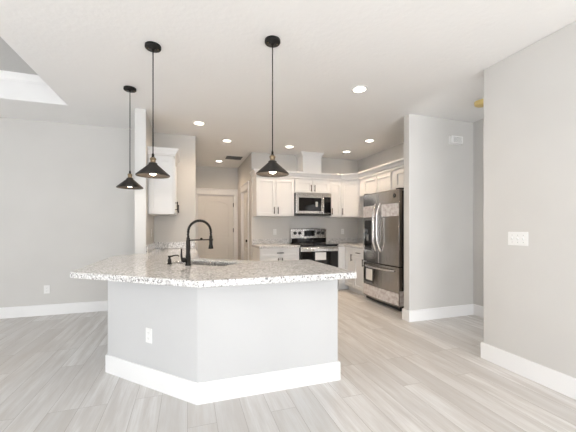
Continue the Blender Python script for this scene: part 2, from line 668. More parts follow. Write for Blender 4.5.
def make_door(name, w, h, loc, rotz, knob_x, hinge_x, label, setback=0.035, hinges=True):
    e = thing(name, label, 'door', loc, rotz)
    e['kind'] = 'structure'
    obj('door_leaf', door_leaf_bm(w - 0.036, h - 0.026), 'door', e, loc=(0.018, setback, 0.008), bevel=0.003)
    bm = bmesh.new()                                # casing and jamb
    cw = 0.085
    box(bm, -cw, 0.004, -0.018, -0.001, 0.0, h + 0.002)
    box(bm, w - 0.004, w + cw, -0.018, -0.001, 0.0, h + 0.002)
    box(bm, -cw - 0.012, w + cw + 0.012, -0.022, -0.001, h + 0.003, h + 0.125)
    box(bm, -cw - 0.03, w + cw + 0.03, -0.034, -0.001, h + 0.126, h + 0.148)
    obj('door_casing', bm, 'trim', e, bevel=0.003)
    bm = bmesh.new()
    box(bm, 0.001, 0.015, 0.0, 0.115, 0.001, h - 0.001)
    box(bm, w - 0.015, w - 0.001, 0.0, 0.115, 0.001, h - 0.001)
    box(bm, 0.015, w - 0.015, 0.0, 0.115, h - 0.015, h - 0.001)
    obj('door_jamb', bm, 'trim', e)
    bm = bmesh.new()
    lathe(bm, [(0.030, 0.0), (0.032, -0.004), (0.028, -0.012), (0.011, -0.016), (0.011, -0.036), (0.026, -0.044),
               (0.030, -0.056), (0.026, -0.068), (0.012, -0.073)], 20, axis='Y')
    obj('door_knob', bm, 'black', e, loc=(knob_x, setback - 0.001, 0.955))
    for z in (0.28, 1.17, h - 0.24) if hinges else ():
        bm = bmesh.new()
        lathe(bm, [(0.008, -0.05), (0.009, -0.045), (0.009, 0.045), (0.008, 0.05)], 10)
        box(bm, -0.012, 0.012, 0.006, 0.012, -0.045, 0.045)
        obj('hinge', bm, 'black', e, loc=(hinge_x, setback - 0.011, z))
    return e


make_door('door_1', D1B - D1A, 2.05, (D1A, Y_D, 0), 0, 0.10, D1B - D1A - 0.018, 'white door with arched panel at the end of the passage')
make_door('door_2', D2B - D2A, 2.05, (X_H, D2B, 0), -PI / 2, D2B - D2A - 0.09, 0.018, 'white door seen edge-on in the passage right wall', hinges=False)


# ------------------------------------------------------------------ the peninsula
ZC = 0.908           # worktop height
ZB = ZC - 0.045
pB = [(-0.655, 2.985), (0.067, 2.240), (1.168, 2.240), (1.168, 2.90), (0.66, 2.90), (0.10, 3.42), (0.10, Y_COL - 0.012), (-0.655, Y_COL - 0.012)]
pen = thing('peninsula_base', 'pale grey angled peninsula base with white baseboard under the granite top', 'kitchen island', (0, 0, 0))
bm = bmesh.new()
inner = offset_path(pB, -0.02, closed=True)         # path runs counter-clockwise, right-hand side is outside
loops = [[bm.verts.new((x, y, z)) for x, y in pth] for z in (0.001, ZB - 0.001) for pth in (pB, inner)]
nB = len(pB)
for i in range(nB):
    j = (i + 1) % nB
    for A, B_ in ((loops[0], loops[2]), (loops[1], loops[3]), (loops[2], loops[3]), (loops[0], loops[1])):
        bm.faces.new((A[i], A[j], B_[j], B_[i]))
bmesh.ops.recalc_face_normals(bm, faces=bm.faces)
obj('body', bm, 'island', pen, bevel=0.005)
bm = bmesh.new()
sweep(bm, [(-0.655, Y_COL - 0.02), (-0.655, 2.985), (0.067, 2.240), (1.168, 2.240), (1.168, 2.90)], BB)
obj('baseboard', bm, 'trim', pen, label='white baseboard')

E1, E2 = Vector((0.747, -0.665)), Vector((0.665, 0.747))


def ee(a, b):
    v = E1 * a + E2 * b
    return (v.x, v.y)


S0, S1, Q0, Q1 = -2.22, -1.56, 2.19, 2.53            # sink opening along / across the diagonal


def rrect(a0, a1, b0, b1, r, n=5):
    pts = []
    for cx, cy, st in ((a1 - r, b0 + r, -90), (a1 - r, b1 - r, 0), (a0 + r, b1 - r, 90), (a0 + r, b0 + r, 180)):
        for i in range(n + 1):
            t = math.radians(st + 90 * i / n)
            pts.append((cx + r * math.cos(t), cy + r * math.sin(t)))
    return pts


top = [(-0.84, 2.69), (0.063, 1.995), (1.20, 2.0), (1.205, 2.96), (0.70, 2.965), (0.135, 3.468), (0.135, Y_S - 0.001),
       (X_PR + 0.001, Y_S - 0.001), (X_PR + 0.001, Y_COL - 0.003), (-0.628, Y_COL - 0.003), (-0.84, 4.05)]
bm = bmesh.new()
hole = [ee(a, b) for a, b in rrect(S0, S1, Q0, Q1, 0.03)]
prism(bm, top, ZB, ZC, holes=[hole])
ct = obj('granite_countertop', bm, 'granite', bevel=0.005)
tag(ct, 'large angled speckled granite countertop on the peninsula around the sink', 'countertop')
bm = bmesh.new()
box(bm, X_PR + 0.002, 0.124, Y_S - 0.022, Y_S - 0.001, ZC + 0.0005, ZC + 0.10)
box(bm, X_PR + 0.001, X_PR + 0.021, Y_COL + 0.03, Y_S - 0.0225, ZC + 0.0005, ZC + 0.10)
obj('backsplash', bm, 'granite', ct, bevel=0.003)

# sink
sk = thing('kitchen_sink', 'stainless double bowl sink set into the granite peninsula top', 'sink', (0, 0, 0))


def bowl(a0, a1):
    bm = bmesh.new()
    r_out, r_in = rrect(a0, a1, Q0 + 0.002, Q1 - 0.002, 0.035), rrect(a0 + 0.006, a1 - 0.006, Q0 + 0.008, Q1 - 0.008, 0.035)
    zs = ZC - 0.010
    rings = []
    for loop, z in ((r_out, zs - 0.225), (r_out, zs), (r_in, zs), (r_in, zs - 0.215)):
        rings.append([bm.verts.new((*ee(*p), z)) for p in loop])
    for A, B_ in zip(rings, rings[1:]):
        for i in range(len(A)):
            j = (i + 1) % len(A)
            bm.faces.new((A[i], A[j], B_[j], B_[i]))
    bm.faces.new(rings[0])
    bm.faces.new(rings[-1])
    bmesh.ops.recalc_face_normals(bm, faces=bm.faces)
    return bm


SM = (S0 + S1) / 2
for a0, a1 in ((S0 + 0.002, SM - 0.004), (SM + 0.004, S1 - 0.002)):
    bo = obj('bowl', bowl(a0, a1), 'steel_light', sk, bevel=0.002)
    bm = bmesh.new()
    cx, cy = ee((a0 + a1) / 2, (Q0 + Q1) / 2)
    lathe(bm, [(0.045, 0), (0.043, 0.004), (0.02, 0.003)], 24, (cx, cy, ZC - 0.2245))
    obj('drain', bm, 'steel', bo)

# faucet (gooseneck with spring, docking arm and spray head)
fx, fy = ee(-1.880, 2.120)
fa = thing('kitchen_faucet', 'tall black gooseneck faucet with pull-down spray standing behind the sink', 'faucet', (fx, fy, ZC + 0.0005), math.atan2(0.31, 0.95))
bm = bmesh.new()
lathe(bm, [(0.027, 0), (0.027, 0.006), (0.022, 0.012), (0.021, 0.085), (0.018, 0.09), (0.018, 0.22), (0.015, 0.225), (0.015, 0.245)], 24)
obj('body', bm, 'black', fa)
R = 0.105
neck = [(0, 0, 0.235), (0, 0, 0.29)]
for i in range(1, 25):
    a = PI - PI * i / 24
    neck.append((R + R * math.cos(a), 0, 0.29 + R * math.sin(a)))
neck.append((2 * R, 0, 0.25))
bm = bmesh.new()
tube(bm, neck, 0.0085, 12)
nk = obj('neck', bm, 'black', fa)
coil = []
tot = len(neck) - 1
turns = 46
for k in range(turns * 10 + 1):
    t = k / (turns * 10) * tot
    i = min(int(t), tot - 1)
    p = Vector(neck[i]).lerp(Vector(neck[i + 1]), t - i)
    d = (Vector(neck[i + 1]) - Vector(neck[i])).normalized()
    u = Vector((0, 1, 0))
    w = d.cross(u)
    ph = 2 * PI * k / 10
    coil.append(p + (u * math.cos(ph) + w * math.sin(ph)) * 0.0105)
bm = bmesh.new()
tube(bm, coil, 0.0022, 5)
obj('spring', bm, 'black', nk)
bm = bmesh.new()
lathe(bm, [(0.011, 0.06), (0.014, 0.05), (0.015, -0.02), (0.017, -0.03), (0.022, -0.055), (0.022, -0.062), (0.015, -0.063)], 20, (2 * R, 0, 0.20))
obj('spray_head', bm, 'black', fa)
bm = bmesh.new()
tube(bm, [(0.012, 0, 0.222), (2 * R - 0.014, 0, 0.222)], 0.0055, 10)
lathe(bm, [(0.015, 0), (0.020, 0), (0.020, 0.016), (0.015, 0.016)], 18, (2 * R, 0, 0.214), closed=True)
obj('docking_arm', bm, 'black', fa)
bm = bmesh.new()
lathe(bm, [(0.016, 0.0), (0.021, 0.012), (0.021, 0.028), (0.014, 0.038), (0.008, 0.042)], 16, (0, 0, 0), axis='X')
for v in bm.verts:
    v.co.x = -v.co.x - 0.018
tube(bm, [(-0.052, 0, 0.0), (-0.058, 0, 0.03), (-0.058, 0, 0.10)], [0.010, 0.0085, 0.006], 10)
bmesh.ops.recalc_face_normals(bm, faces=bm.faces)
obj('handle', bm, 'black', fa, loc=(0, 0, 0.05))

sx, sy = ee(-2.095, 2.120)
so = thing('soap_dispenser', 'small black soap dispenser with bent spout beside the faucet', 'soap dispenser', (sx, sy, ZC + 0.0005), math.atan2(0.31, 0.95))
bm = bmesh.new()
lathe(bm, [(0.022, 0), (0.022, 0.006), (0.017, 0.010), (0.016, 0.045), (0.010, 0.050), (0.009, 0.062), (0.015, 0.066), (0.015, 0.076), (0.006, 0.078)], 20)
obj('pump', bm, 'black', so)
bm = bmesh.new()
tube(bm, [(0.012, 0, 0.070), (0.05, 0, 0.078), (0.075, 0, 0.076), (0.085, 0, 0.066)], [0.007, 0.006, 0.0055, 0.005], 10)
obj('spout', bm, 'black', so)


# ------------------------------------------------------------------ cabinets
def shaker_bm(w, h, t=0.020, s=0.058):
    bm = bmesh.new()
    to3 = lambda a, b, hh: (a, hh, b)
    s = min(s, w * 0.28, h * 0.32)
    prism(bm, [(0, 0), (w, 0), (w, h), (0, h)], 0.0, 0.015, holes=[[(s, s), (w - s, s), (w - s, h - s), (s, h - s)]], to3=to3)
    box(bm, 0, w, 0.0151, t, 0, h)
    return bm


def handle_bm(length, vertical=True):
    bm = bmesh.new()
    r = 0.0075
    if vertical:
        tube(bm, [(0, -0.030, -length / 2), (0, -0.030, length / 2)], r, 10)
        for z in (-length * 0.36, length * 0.36):
            tube(bm, [(0, 0.0, z), (0, -0.030, z)], 0.005, 8)
    else:
        tube(bm, [(-length / 2, -0.030, 0), (length / 2, -0.030, 0)], r, 10)
        for x in (-length * 0.36, length * 0.36):
            tube(bm, [(x, 0.0, 0), (x, -0.030, 0)], 0.005, 8)
    return bm


def add_door(parent, x, z, w, h, handle=None, name='door'):
    """handle: (dx from the door's left, dz from its bottom, vertical)"""
    d = obj(name, shaker_bm(w, h), 'cabinet', parent, loc=(x, -0.0205, z), bevel=0.002)
    if handle:
        obj('handle', handle_bm(0.13, handle[2]), 'black', d, loc=(handle[0], 0.0, handle[1]), label='black bar handle')
    return d


ZU0, ZU1 = 1.455, 2.205


def upper(name, label, loc, rotz, w, h, depth, doors, group='white upper cabinets'):
    """front left bottom corner of the carcass at loc; doors: list of (x0, x1, handle side or None)"""
    e = thing(name, label, 'cabinet', loc, rotz, group)
    obj('body', BOX(0.001, w - 0.001, 0.0, depth, 0, h), 'cabinet', e, bevel=0.002)
    for x0, x1, side in doors:
        dw = x1 - x0
        hd = None
        if side:
            hd = (0.035 if side == 'l' else dw - 0.035, 0.10 if h > 0.5 else 0.085, True)
        add_door(e, x0, 0.012, dw, h - 0.04, hd)
    return e


upper('wall_cabinet', 'white two-door wall cabinet above the short granite counter beside the passage', (1.235, 5.67, ZU0), 0, 0.763, ZU1 - ZU0, 0.328,
      [(0.008, 0.378, 'r'), (0.385, 0.755, 'l')])
upper('wall_cabinet', 'low white two-door wall cabinet directly above the microwave', (2.0, 5.67, 1.925), 0, 0.764, ZU1 - 1.925, 0.328,
      [(0.006, 0.378, 'r'), (0.386, 0.758, 'l')])
upper('wall_cabinet', 'narrow white single-door wall cabinet just right of the microwave', (2.766, 5.67, ZU0), 0, 0.254, ZU1 - ZU0, 0.328,
      [(0.006, 0.248, 'l')])
# diagonal corner cabinet
cc = thing('corner_wall_cabinet', 'white wall cabinet set diagonally in the kitchen corner', 'cabinet', (3.022, 5.67, ZU0), -PI / 4, 'white upper cabinets')
bm = bmesh.new()
dl = math.hypot(0.278, 0.28)
rot = Matrix.Rotation(PI / 4, 2)
loc2 = [rot @ Vector((x - 3.022, y - 5.67)) for x, y in ((3.022, 5.67), (3.300, 5.39), (3.628, 5.39), (3.628, 5.998), (3.022, 5.998))]
prism(bm, [(v.x, v.y) for v in loc2], 0, ZU1 - ZU0)
obj('body', bm, 'cabinet', cc, bevel=0.002)
add_door(cc, 0.022, 0.012, dl - 0.044, ZU1 - ZU0 - 0.04, (0.035, 0.10, True))
# doors on the kitchen side of the peninsula
dd = add_door(pen, 0, 0.115, 0.45, 0.735, (0.035, 0.60, True))
dd.rotation_euler = (0, 0, PI)
dd.location = (1.150, 2.9215, 0.115)
th = math.atan2(0.68, -0.733)
for k in (0, 1):
    t0 = 0.03 + k * 0.356
    dd = add_door(pen, 0, 0.115, 0.348, 0.735, (0.313 if k == 0 else 0.035, 0.60, True))
    dd.rotation_euler = (0, 0, th)
    dd.location = (0.66 + math.cos(th) * t0 + 0.68 * 0.0215, 2.90 + math.sin(th) * t0 + 0.733 * 0.0215, 0.115)
# right wall, over the refrigerator
upper('bridge_cabinet', 'low white two-door cabinet over the refrigerator next to the corner cabinet', (3.302, 5.388, 1.865), -PI / 2, 1.02, ZU1 - 1.865, 0.326,
      [(0.165, 0.585, None), (0.605, 1.01, None)])
upper('bridge_cabinet', 'low white cabinet over the refrigerator next to the wall corner', (3.302, 4.366, 1.865), -PI / 2, 0.925, ZU1 - 1.865, 0.326,
      [(0.10, 0.50, None), (0.515, 0.915, None)])
# cabinet hanging on the dividing wall
hc = upper('wall_cabinet', 'white wall cabinet hanging alone beside the pale end post of the dividing wall', (-0.185, 4.50, 1.425), PI / 2, 0.70, 0.80, 0.318,
           [(0.006, 0.345, 'l'), (0.352, 0.694, 'r')])
# its flat end panel facing the room
obj('end_panel', shaker_bm(0.30, 0.76, 0.014), 'cabinet', hc, loc=(-0.0145, 0.006, 0.02), rot=(0, 0, -PI / 2), bevel=0.002).location = (-0.0145, 0.309, 0.02)

CROWN = [(0.0, 0.0), (0.012, 0.0), (0.014, 0.035), (0.026, 0.045), (0.040, 0.075), (0.062, 0.100), (0.066, 0.112), (0.066, 0.130), (0.0, 0.130)]


def crown(name, path, z, label, cat='crown moulding', k=1.0):
    bm = bmesh.new()
    sweep(bm, path, [(d * k - 0.002, z + h * k) for d, h in CROWN])
    # closed top board behind the moulding
    return tag(obj(name, bm, 'cabinet'), label, cat)


fr = 0.0205
crown('crown_moulding', [(1.236, 5.995), (1.236, 5.67 - fr), (3.022 - 0.008, 5.67 - fr), (3.302 - fr, 5.388 - 0.008), (3.302 - fr, 3.43)],
      ZU1 + 0.001, 'long white crown moulding running along the tops of the kitchen wall cabinets')
crown('crown_moulding', [(X_PR + 0.001, 4.482), (-0.185 + fr, 4.482), (-0.185 + fr, 5.22)], 2.226,
      'short white crown moulding on the cabinet hanging by the end post', k=0.75)
# boxed hood duct
dc = thing('duct_cover', 'white boxed duct cover rising from the cabinets to the ceiling above the microwave', 'duct cover', (2.175, 5.66, ZU1 + 0.002), 0)
obj('box', BOX(0, 0.405, 0.0, 0.338, 0, H - ZU1 - 0.004), 'cabinet', dc, bevel=0.003)
bm = bmesh.new()
sweep(bm, [(-0.001, 0.338), (-0.001, -0.001), (0.406, -0.001), (0.406, 0.338)], [(d * 0.6, H - ZU1 - 0.082 + h * 0.6) for d, h in CROWN])
obj('crown', bm, 'cabinet', dc)


def base_cab(name, label, loc, rotz, w, depth, layout, group='white base cabinets', height=None):
    """layout: list of (kind, x0, x1, z0, z1, handle)"""
    h = (height or ZB) - 0.001
    e = thing(name, label, 'cabinet', loc, rotz, group)
    obj('body', BOX(0.001, w - 0.001, 0, depth, 0.105, h), 'cabinet', e, bevel=0.002)
    obj('toe_kick', BOX(0.001, w - 0.001, 0.07, depth, 0.001, 0.1045), 'cabinet', e)
    for kind, x0, x1, z0, z1, hd in layout:
        add_door(e, x0, z0, x1 - x0, z1 - z0, hd, kind)
    return e


YB = 5.38
base_cab('base_cabinet', 'white base cabinet with wide top drawer left of the range', (1.232, YB, 0), 0, 0.762, 0.618,
         [('drawer', 0.008, 0.754, 0.70, 0.850, (0.373, 0.075, False)),
          ('door', 0.008, 0.378, 0.115, 0.692, (0.335, 0.50, True)), ('door', 0.384, 0.754, 0.115, 0.692, (0.035, 0.50, True))])
base_cab('base_cabinet', 'narrow white corner base cabinet immediately right of the range', (2.80, YB, 0), 0, 0.828, 0.618,
         [('door', 0.008, 0.146, 0.115, 0.850, None)])
base_cab('base_cabinet', 'white base cabinet with black door handle between corner and refrigerator', (2.97, YB - 0.001, 0), -PI / 2, 0.712, 0.658,
         [('door', 0.024, 0.335, 0.115, 0.850, (0.276, 0.56, True)), ('drawer', 0.342, 0.704, 0.70, 0.850, (0.19, 0.075, False)),
          ('door', 0.342, 0.704, 0.115, 0.692, (0.35, 0.50, True))])
base_cab('base_cabinet', 'white base cabinet under the granite run by the dividing wall', (0.11, Y_COL + 0.004, 0), PI / 2, 0.97, 0.60,
         [('door', 0.01, 0.48, 0.115, 0.692, (0.435, 0.50, True)), ('door', 0.488, 0.96, 0.115, 0.692, (0.035, 0.50, True)),
          ('drawer', 0.01, 0.48, 0.70, 0.85, (0.235, 0.075, False)), ('drawer', 0.488, 0.96, 0.70, 0.85, (0.235, 0.075, False))])

bm = bmesh.new()
box(bm, 1.213, 1.998, YB - 0.045, Y_K - 0.001, ZB + 0.0005, ZC)
c1 = tag(obj('granite_countertop', bm, 'granite', bevel=0.004), 'short speckled granite counter left of the range', 'countertop')
obj('backsplash', BOX(1.213, 1.990, Y_K - 0.021, Y_K - 0.001, ZC + 0.0005, ZC + 0.10), 'granite', c1, bevel=0.003)
bm = bmesh.new()
prism(bm, [(2.797, YB - 0.045), (2.925, YB - 0.045), (2.925, 4.668), (X_K - 0.001, 4.668), (X_K - 0.001, Y_K - 0.001), (2.797, Y_K - 0.001)], ZB + 0.0005, ZC)
c2 = tag(obj('granite_countertop', bm, 'granite', bevel=0.004), 'L-shaped speckled granite counter in the corner right of the range', 'countertop')
bm = bmesh.new()
box(bm, 2.80, X_K - 0.001, Y_K - 0.021, Y_K - 0.001, ZC + 0.0005, ZC + 0.10)
box(bm, X_K - 0.021, X_K - 0.001, 4.668, Y_K - 0.0215, ZC + 0.0005, ZC + 0.10)
obj('backsplash', bm, 'granite', c2, bevel=0.003)

# ------------------------------------------------------------------ microwave
mw = thing('microwave_oven', 'stainless over-the-range microwave between the wall cabinets', 'microwave', (2.004, 5.575, 1.478), 0)
MWW, MWH = 0.756, 0.444
obj('body', BOX(0, MWW, 0.03, 0.42, 0, MWH), 'black_plastic', mw, bevel=0.004)
dr = obj('door', BOX(0, 0.575, 0, 0.029, 0.035, MWH - 0.045), 'steel_light', mw, bevel=0.004)
obj('window', BOX(0.055, 0.535, -0.004, 0.0005, 0.085, MWH - 0.095), 'black_glass', dr, bevel=0.003, label='black glass window')
bm = bmesh.new()
tube(bm, [(0.565, 0, 0.075), (0.565, -0.035, 0.09), (0.565, -0.040, 0.2), (0.565, -0.035, MWH - 0.10), (0.565, 0, MWH - 0.085)], 0.011, 12)
obj('handle', bm, 'steel_light', dr)
cp = obj('control_panel', BOX(0.577, MWW, 0, 0.029, 0.035, MWH - 0.045), 'steel_light', mw, bevel=0.004)
obj('keypad', BOX(0.592, MWW - 0.015, -0.003, 0.0005, 0.055, MWH - 0.075), 'black_glass', cp, bevel=0.002)
obj('vent_grille', BOX(0, MWW, 0.0, 0.029, MWH - 0.043, MWH), 'steel_light', mw, bevel=0.003)
obj('bottom_edge', BOX(0, MWW, 0.0, 0.029, 0, 0.033), 'black_plastic', mw, bevel=0.003)
bm = bmesh.new()
box(bm, 0.405, 0.455, -0.0055, -0.0042, 0.17, 0.27)
obj('decal', bm, 'glass_reflection', dr, label='painted reflection, a grey sticker on the window')  # grey patch stands in for a reflection on the microwave glass

# ------------------------------------------------------------------ range
rg = thing('kitchen_range', 'stainless electric range with black glass oven door in the back counter', 'stove', (2.004, YB - 0.04, 0), 0)
RW = 0.786
obj('body', BOX(0, RW, 0.03, 0.635, 0.02, 0.895), 'black_plastic', rg, bevel=0.004)
obj('cooktop', BOX(0, RW, -0.005, 0.635, 0.8955, 0.918), 'black_glass', rg, bevel=0.005, label='black glass cooktop')
for cx, cy, r in ((0.21, 0.17, 0.105), (0.58, 0.17, 0.085), (0.21, 0.45, 0.08), (0.58, 0.45, 0.10)):
    bm = bmesh.new()
    lathe(bm, [(r, 0), (r + 0.004, 0), (r + 0.004, 0.0008), (r, 0.0008)], 40, (cx, cy, 0.9182), closed=True)
    obj('burner_ring', bm, 'grey_plastic', rg)
bm = bmesh.new()
bgp = [(0.56, 0.919), (0.54, 0.965), (0.535, 1.205), (0.545, 1.215), (0.635, 1.215), (0.635, 0.919)]
prism(bm, bgp, 0, RW, to3=lambda a, b, hh: (hh, a, b))
bk = obj('backguard', bm, 'steel_light', rg, bevel=0.004, label='brushed backguard with knobs')
obj('display', BOX(0.285, 0.52, 0.530, 0.537, 1.06, 1.18), 'black_glass', bk, bevel=0.002)
for kx in (0.085, 0.185, 0.60, 0.70):
    bm = bmesh.new()
    lathe(bm, [(0.034, 0.0), (0.034, -0.006), (0.028, -0.010), (0.026, -0.030), (0.020, -0.034)], 24, (kx, 0.534, 1.125), axis='Y')
    box(bm, kx - 0.006, kx + 0.006, 0.494, 0.503, 1.100, 1.150)
    obj('knob', bm, 'black_plastic', bk, label='round black knob')
obj('lower_trim', BOX(0.01, RW - 0.01, 0.531, 0.539, 0.930, 1.02), 'black_glass', bk)
od = obj('oven_door', BOX(0.002, RW - 0.002, -0.002, 0.029, 0.205, 0.885), 'black_glass', rg, bevel=0.005, label='black glass oven door')
obj('door_top_band', BOX(0.004, RW - 0.004, -0.008, -0.0022, 0.785, 0.872), 'steel_light', od, bevel=0.003, label='stainless top band')
bm = bmesh.new()
tube(bm, [(0.04, -0.045, 0.845), (RW - 0.04, -0.045, 0.845)], 0.013, 12)
for hx in (0.07, RW - 0.07):
    tube(bm, [(hx, -0.006, 0.845), (hx, -0.045, 0.845)], 0.010, 10)
obj('handle', bm, 'steel_light', od)
bm = bmesh.new()
box(bm, 0.30, 0.525, -0.0035, -0.0022, 0.62, 0.765)
st = obj('decal', bm, 'paper', od, label='white paper notice on the oven door')
obj('drawer', BOX(0.002, RW - 0.002, -0.002, 0.029, 0.035, 0.198), 'steel', rg, bevel=0.005)
for bx0, bz, s_ in ((0.27, 1.19, 0.035), (0.285, 1.03, 0.03)):
    obj('tag', BOX(bx0, bx0 + s_ * 1.5, 0.5275, 0.5295, bz - 0.018, bz + 0.016), 'paper', bk, label='small white paper tag')

# ------------------------------------------------------------------ refrigerator (faces -X; local x runs toward the camera)
FW, FH = 0.95, 1.805
rf = thing('refrigerator', 'large stainless french door refrigerator with packing film in the alcove', 'refrigerator', (2.90, 4.655, 0), -PI / 2)
obj('cabinet', BOX(0.004, FW - 0.004, 0.085, 0.72, 0.045, FH - 0.02), 'black_plastic', rf, bevel=0.005, label='black side casing')


def bowed(x0, x1, z0, z1, bow, t=0.078, n=10):
    bm = bmesh.new()
    pts = []
    for i in range(n + 1):
        x = x0 + (x1 - x0) * i / n
        u = (x / FW - 0.5) * 2
        pts.append((x, bow * (u * u)))
    pts += [(x1, t), (x0, t)]
    prism(bm, pts, z0, z1)
    return bm


BOW = 0.022
mid = FW / 2
fd = []
for x0, x1 in ((0.0, mid - 0.003), (mid + 0.003, FW)):
    fd.append(obj('door', bowed(x0, x1, 0.665, FH, BOW), 'slate', rf, bevel=0.006))
fz = obj('freezer_drawer', bowed(0.0, FW, 0.075, 0.652, BOW), 'slate', rf, bevel=0.006)
obj('base_grille', BOX(0.03, FW - 0.03, 0.06, 0.12, 0.02, 0.072), 'black_plastic', rf)
for lx in (0.08, FW - 0.08):
    bm = bmesh.new()
    lathe(bm, [(0.02, 0.0005), (0.022, 0.01), (0.012, 0.02), (0.012, 0.046)], 14, (lx, 0.12, 0))
    obj('foot', bm, 'black_plastic', rf)


def bow_y(x):
    u = (x / FW - 0.5) * 2
    return BOW * u * u


for d, sx_, dirn in ((fd[0], mid - 0.045, -1), (fd[1], mid + 0.045, 1)):
    bm = bmesh.new()
    pts = []
    for i in range(17):
        t = i / 16
        z = 0.87 + 0.75 * t
        b = math.sin(PI * t)
        pts.append((sx_ - dirn * 0.030 * (1 - b) * -1 * 0.6, bow_y(sx_) - 0.012 - 0.055 * min(1, b * 1.7), z))
    pts = [(pts[0][0], bow_y(sx_) + 0.002, pts[0][2])] + pts + [(pts[-1][0], bow_y(sx_) + 0.002, pts[-1][2])]
    tube(bm, pts, 0.014, 12)
    obj('handle', bm, 'steel_light', d, label='curved bright handle')
bm = bmesh.new()
pts = [(0.10, bow_y(0.1) + 0.002, 0.595)]
for i in range(17):
    t = i / 16
    x = 0.10 + (FW - 0.20) * t
    pts.append((x, bow_y(x) - 0.012 - 0.05 * min(1, math.sin(PI * t) * 2.2), 0.595))
pts.append((FW - 0.10, bow_y(0.1) + 0.002, 0.595))
tube(bm, pts, 0.014, 12)
obj('handle', bm, 'steel_light', fz, label='long horizontal bright handle')
# water dispenser on the far door
bm = bmesh.new()
box(bm, 0.07, 0.27, 0.001, 0.03, 0.86, 1.36)
dp = obj('dispenser', bm, 'black_glass', fd[0], bevel=0.006, label='black water dispenser')
obj('dispenser_tray', BOX(0.08, 0.26, -0.018, 0.0, 0.875, 0.895), 'black_plastic', dp, bevel=0.003)
bm = bmesh.new()
box(bm, 0.145, 0.195, -0.010, 0.0005, 1.02, 1.12)
obj('dispenser_paddle', bm, 'grey_plastic', dp, bevel=0.006)


def film(x0, x1, z0, z1, parent, wob=0.0, mat='wrap', name='packing_film', off=0.004, label='creased printed packing film', n=14):
    bm = bmesh.new()
    pts = []
    for i in range(n + 1):
        x = x0 + (x1 - x0) * i / n
        pts.append((x, bow_y(x) - off - 0.002 * abs(math.sin(i * 1.7)) * wob))
    back = [(x, y + 0.0015) for x, y in reversed(pts)]
    prism(bm, pts + back, z0, z1)
    return obj(name, bm, mat, parent, label=label)


film(0.006, mid - 0.085, 1.41, 1.60, fd[0], 1.0)
film(mid + 0.085, FW - 0.004, 1.41, 1.60, fd[1], 1.0)
film(0.004, FW - 0.004, 0.10, 0.275, fz, 1.0)
# tape and film folded round the near side
obj('packing_film', BOX(FW + 0.0005, FW + 0.002, 0.03, 0.16, 0.09, 0.31), 'wrap', fz, label='folded film end on the side')
film(0.10, 0.30, 0.36, 0.545, fz, 0, 'paper', 'energy_sticker', 0.0025, 'white paper sticker on the freezer drawer', 4)
film(0.06, 0.34, 0.325, 0.575, fz, 0, 'black_plastic', 'sticker_backing', 0.0012, 'dark backing of the sticker', 6)
bm = bmesh.new()
lathe(bm, [(0.030, 0.0), (0.030, -0.004), (0.024, -0.006), (0.001, -0.006)], 24, (0.85, bow_y(0.85) - 0.001, 1.715), axis='Y')
bd = obj('badge', bm, 'black_plastic', fd[1], label='round dark badge')
bm = bmesh.new()
lathe(bm, [(0.014, 0), (0.018, 0), (0.018, -0.002), (0.014, -0.002)], 20, (0.85, bow_y(0.85) - 0.0072, 1.715), axis='Y', closed=True)
obj('badge_ring', bm, 'steel_light', bd)
for hx in (0.05, FW - 0.05):
    obj('hinge_cover', BOX(hx - 0.04, hx + 0.04, 0.03, 0.16, FH + 0.0005, FH + 0.018), 'black_plastic', rf, bevel=0.004)

# ------------------------------------------------------------------ pendant lights
PD = [(-0.588, 3.65), (-0.270, 2.737), (0.646, 2.357)]
PL_LABEL = ['black cone pendant light hanging in front of the far living room wall',
            'black cone pendant light hanging in front of the lone wall cabinet',
            'black cone pendant light hanging in front of the cabinets left of the microwave']
ZR = 1.668                                            # rim height


def make_pendant():
    e = thing('pendant_light', PL_LABEL[0], 'pendant light', (PD[0][0], PD[0][1], ZR), 0, 'pendant lights over the peninsula')
    top_z = H - ZR
    bm = bmesh.new()
    lathe(bm, [(0.062, top_z - 0.0015), (0.063, top_z - 0.02), (0.060, top_z - 0.026), (0.012, top_z - 0.028), (0.010, top_z - 0.04)], 36)
    cn = obj('canopy', bm, 'black', e)
    for sx_ in (-0.04, 0.04):
        bm = bmesh.new()
        lathe(bm, [(0.006, top_z - 0.0255), (0.006, top_z - 0.031), (0.003, top_z - 0.033)], 12, (sx_, 0, 0))
        obj('screw', bm, 'brass', cn)
    bm = bmesh.new()
    tube(bm, [(0, 0, 0.172), (0, 0, top_z - 0.038)], 0.0042, 10)
    obj('cord', bm, 'black', e)
    bm = bmesh.new()
    lathe(bm, [(0.006, 0.185), (0.009, 0.180), (0.010, 0.160), (0.013, 0.156), (0.013, 0.150)], 20)
    obj('strain_relief', bm, 'black', e)
    bm = bmesh.new()
    lathe(bm, [(0.013, 0.153), (0.020, 0.149), (0.025, 0.142), (0.025, 0.134), (0.020, 0.131), (0.021, 0.112), (0.026, 0.106), (0.024, 0.100)], 28)
    obj('socket', bm, 'brass', e, label='antique brass socket')
    bm = bmesh.new()
    lathe(bm, [(0.030, 0.107), (0.034, 0.103), (0.034, 0.094), (0.131, 0.008), (0.132, 0.0), (0.129, -0.002), (0.1275, 0.006),
               (0.031, 0.090), (0.020, 0.093), (0.020, 0.099)], 56, closed=True)
    obj('shade', bm, 'shade', e, label='dark bronze cone shade')
    bm = bmesh.new()
    pr = [(0.012, 0.098), (0.013, 0.075)]
    for i in range(9):
        a = PI * (0.22 + 0.78 * i / 8)
        pr.append((max(0.0005, 0.034 * math.sin(a)), 0.038 + 0.034 * math.cos(a)))
    lathe(bm, pr, 24)
    obj('bulb', bm, 'bulb', e, label='lit frosted bulb')
    return e


